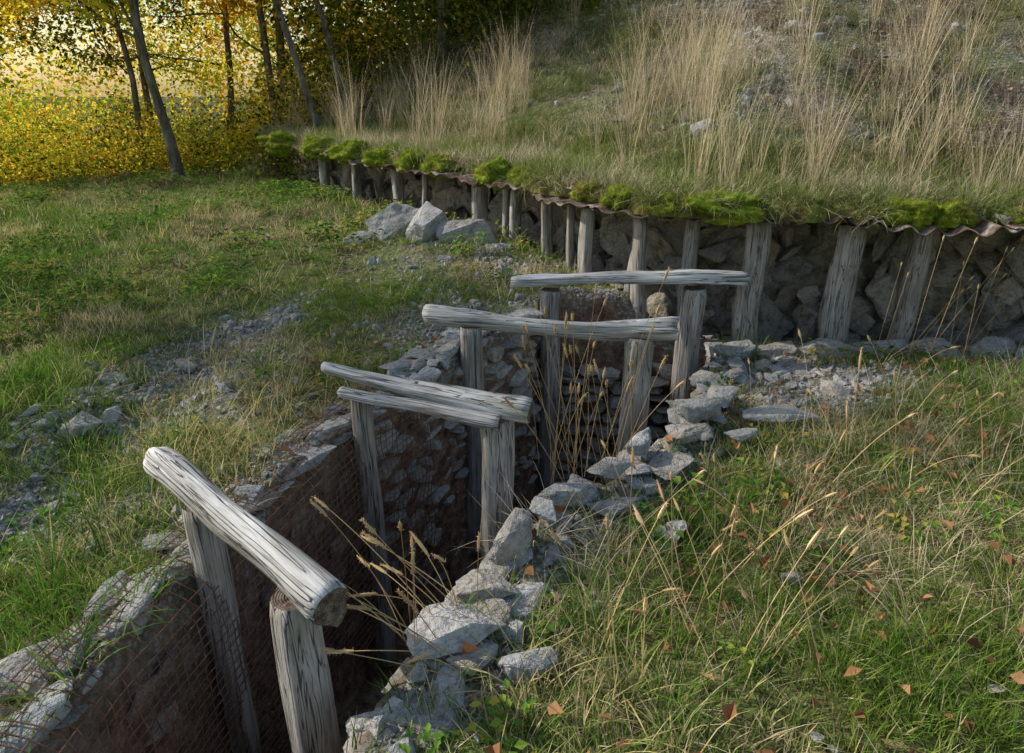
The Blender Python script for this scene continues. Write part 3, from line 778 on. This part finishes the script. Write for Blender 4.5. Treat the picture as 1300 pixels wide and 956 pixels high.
# ---------------------------------------------------------------- trees
def tree(base,top,r0,mat,nb,cs,spread,per,leaf=.07,cl=1.0,seed=0,zmax=6.4):
    random.seed(seed)
    V=[];F=[];A=[];pts=[]
    b=Vector(base);t=Vector(top);Ln=(t-b).length
    path=[];rad=[]
    for i in range(15):
        q=i/14;p=b.lerp(t,q)+Vector((mn.noise(Vector((q*3,seed,0))),mn.noise(Vector((q*3,0,seed))),0))*Ln*.035*min(1,q*4)
        path.append(p);rad.append(r0*(1-.8*q)*(1+.5*math.exp(-q*30)))
    path[0].z-=.2
    tube(V,F,A,path,rad,10)
    def branch(p,d,l,r,depth):
        n=6;pa=[p];dd=d.copy()
        for i in range(n):
            dd=(dd+Vector((random.gauss(0,.16),random.gauss(0,.16),random.gauss(.05,.12)))).normalized()
            pa.append(pa[-1]+dd*l/n)
        tube(V,F,A,pa,[r*(1-.8*i/n) for i in range(n+1)],5 if depth==0 else 4)
        if depth<2:
            for _ in range(3 if depth==0 else 2):
                j=random.randint(2,n);nd=(dd+Vector((random.gauss(0,.7),random.gauss(0,.7),random.gauss(0,.4)))).normalized()
                branch(pa[j],nd,l*random.uniform(.4,.6),r*.5,depth+1)
        for _ in range(per):
            j=random.randint(2,n);pts.append(pa[j]+Vector((random.gauss(0,.16),random.gauss(0,.16),random.gauss(0,.12))))
    for i in range(nb):
        q=cs+(1-cs)*random.random();j=q*14;j0=min(13,int(j));p=path[j0].lerp(path[j0+1],j-j0)
        az=random.uniform(0,6.28);d=Vector((math.cos(az),math.sin(az),random.uniform(.1,.9))).normalized()
        branch(p,d,spread*(1.15-.6*q)*random.uniform(.6,1.2),r0*.35*(1.1-q*.7),0)
    o=mesh_obj('deciduous_tree',V,F,[M_bark],True,True,A)
    T=[leafclump('lf',24,.40,leaf,mat) for _ in range(8)]
    ar=np.array([tuple(p) for p in pts]);ar=ar[ar[:,2]<zmax]
    scatter('foliage',T,ar,upright(len(ar),.5),rng.uniform(.6,1.3,len(ar))*cl,parent=o)
    return o
def gz(x,y): return float(H(np.array(float(x)),np.array(float(y))))
TR_=[ # x,y,topdx,topdy,h,r,mat,nb,cs,spread,per
 (-5.9,12.4,-1.0,.3,9,.09,M_yel,18,.22,2.5,4),
 (-2.95,11.6,-2.2,.6,8,.065,M_olive,12,.35,2.0,3),
 (-2.7,12.1,-2.6,1.2,8,.06,M_yel,12,.35,2.0,4),
 (-4.4,13.6,-.6,.5,9,.08,M_org,16,.22,2.6,4),
 (-5.0,15.5,.5,.5,10,.10,M_yel,16,.2,2.8,4),
 (-7.6,14.5,-.4,.6,8,.07,M_yel,20,.16,2.6,4),
 (-10.1,13.6,.3,.6,7,.06,M_org,16,.2,2.2,4),
 (-8.8,17.5,-.3,.6,8,.09,M_org,16,.15,2.6,4),
 (-12.6,17.0,-.3,.6,6,.08,M_yel,14,.15,2.2,4),
 (-6.6,16.5,.7,.6,9,.08,M_olive,14,.2,2.4,4),
 (-3.2,14.8,.6,.5,9,.09,M_olive,14,.15,2.8,4),
 (-1.2,12.6,-.3,.5,8,.08,M_olive,16,.1,2.5,4),
 (.8,13.4,.2,.5,8,.08,M_olive,18,.05,2.6,4),
 (2.9,13.8,.3,.5,8,.08,M_olive,16,.05,2.6,4),
]
for i,(x,y,dx,dy,h,r,m,nb,cs,sp_,per) in enumerate(TR_):
    z=gz(x,y);tree((x,y,z),(x+dx,y+dy,z+h),r,m,nb,cs,sp_,per,.095,1.1,1000+i)
z=gz(-10.2,6.2);tree((-10.2,6.2,z),(-10.0,6.3,z+7.5),.11,M_yel,13,.35,2.0,2,.09,1.1,1203,9)  # unseen sparse tree, added out of view to dapple the left terrace with shade
random.seed(99)
def mass(name,mat,n,fn,leaf,cl):
    T=[leafclump('u',30,.40,leaf,mat) for _ in range(10)]
    ar=fn(n);scatter(name,T,ar,upright(len(ar),.5),rng.uniform(.7,1.4,len(ar))*cl)
def f_under(n):
    x=rng.uniform(-15,-3.2,n);y=rng.uniform(12.8,17,n)
    hz=np.clip(.9+1.6*fbm(x*.7,y*.7,3,91),.1,3)
    z=H(x,y)+hz*rng.random(n)
    k=segd(x,y,RL)<1.5
    return np.stack([x,y,z],-1)[k]
mass('undergrowth_shrubs',M_yel,700,f_under,.065,1.0)
mass('orange_undergrowth',M_org,450,f_under,.065,1.0)
mass('dark_undergrowth',M_olive,1000,f_under,.065,1.0)
def f_under2(n):
    x=rng.uniform(-4.2,5.5,n);y=rng.uniform(10.6,16,n)
    edge=11.6+.35*vnoise(x*1.2,x*0,93)+np.clip(x-1,0,9)*.15
    k=y>edge;x=x[k];y=y[k]
    z=H(x,y)+rng.random(len(x))*np.clip(1.6+1.5*fbm(x*.6,y*.6,3,92),.3,3.2)
    return np.stack([x,y,z],-1)
mass('thicket',M_olive,1900,f_under2,.075,1.1)
def f_far(n):
    x=rng.uniform(-34,10,n);y=rng.uniform(19,30,n)
    top=np.interp(x,[-34,-20,-15,-10,-4,10],[1.8,2.6,4.0,7.5,10,12])*(1+.7*fbm(x*.35,y*.35,3,95))
    z=frontG(x,y)+rng.random(n)**.8*top
    k=fbm(x*.5+z*.5,y*.5+z*.4,3,96)>-.02
    return np.stack([x,y,z],-1)[k]
mass('distant_trees',M_yel,3600,f_far,.085,1.7)
mass('distant_orange_trees',M_org,1000,f_far,.085,1.7)
def f_far2(n):
    x=rng.uniform(-5,14,n);y=rng.uniform(15.5,20,n)
    z=H(x,y)+rng.random(n)*8
    return np.stack([x,y,z],-1)
mass('distant_dark_trees',M_olive,2600,f_far2,.10,1.8)

# ---------------------------------------------------------------- light
el=math.radians(34);az=Vector((-.97,.24)).normalized()
D=Vector((az[0]*math.cos(el),az[1]*math.cos(el),math.sin(el)))
su=bpy.data.lights.new('sun','SUN');su.energy=5;su.angle=math.radians(.8);su.color=(1,.92,.79)
so=bpy.data.objects.new('sun',su);COL.objects.link(so);so.rotation_mode='QUATERNION';so.rotation_quaternion=D.to_track_quat('Z','Y');so.location=(-10,8,12)
w=bpy.data.worlds.new('World');S.world=w;w.use_nodes=True;nt=w.node_tree
bg=nt.nodes['Background'];sk=nt.nodes.new('ShaderNodeTexSky');sk.sky_type='NISHITA';sk.sun_disc=False
sk.sun_elevation=el;sk.sun_rotation=math.atan2(D.x,D.y)%(2*math.pi);sk.dust_density=1.5;sk.air_density=1.5
nt.links.new(sk.outputs[0],bg.inputs[0]);bg.inputs[1].default_value=.15
S.view_settings.view_transform='Standard';S.view_settings.look='None';S.view_settings.exposure=0
# ---------------------------------------------------------------- camera
c=bpy.data.cameras.new('camera');co=bpy.data.objects.new('camera',c);COL.objects.link(co)
co.location=(0,0,1.65);co.rotation_euler=(math.radians(70),0,0)
c.lens=24;c.sensor_width=36;c.shift_y=-.0346;c.clip_start=.05;c.clip_end=2000
S.camera=co
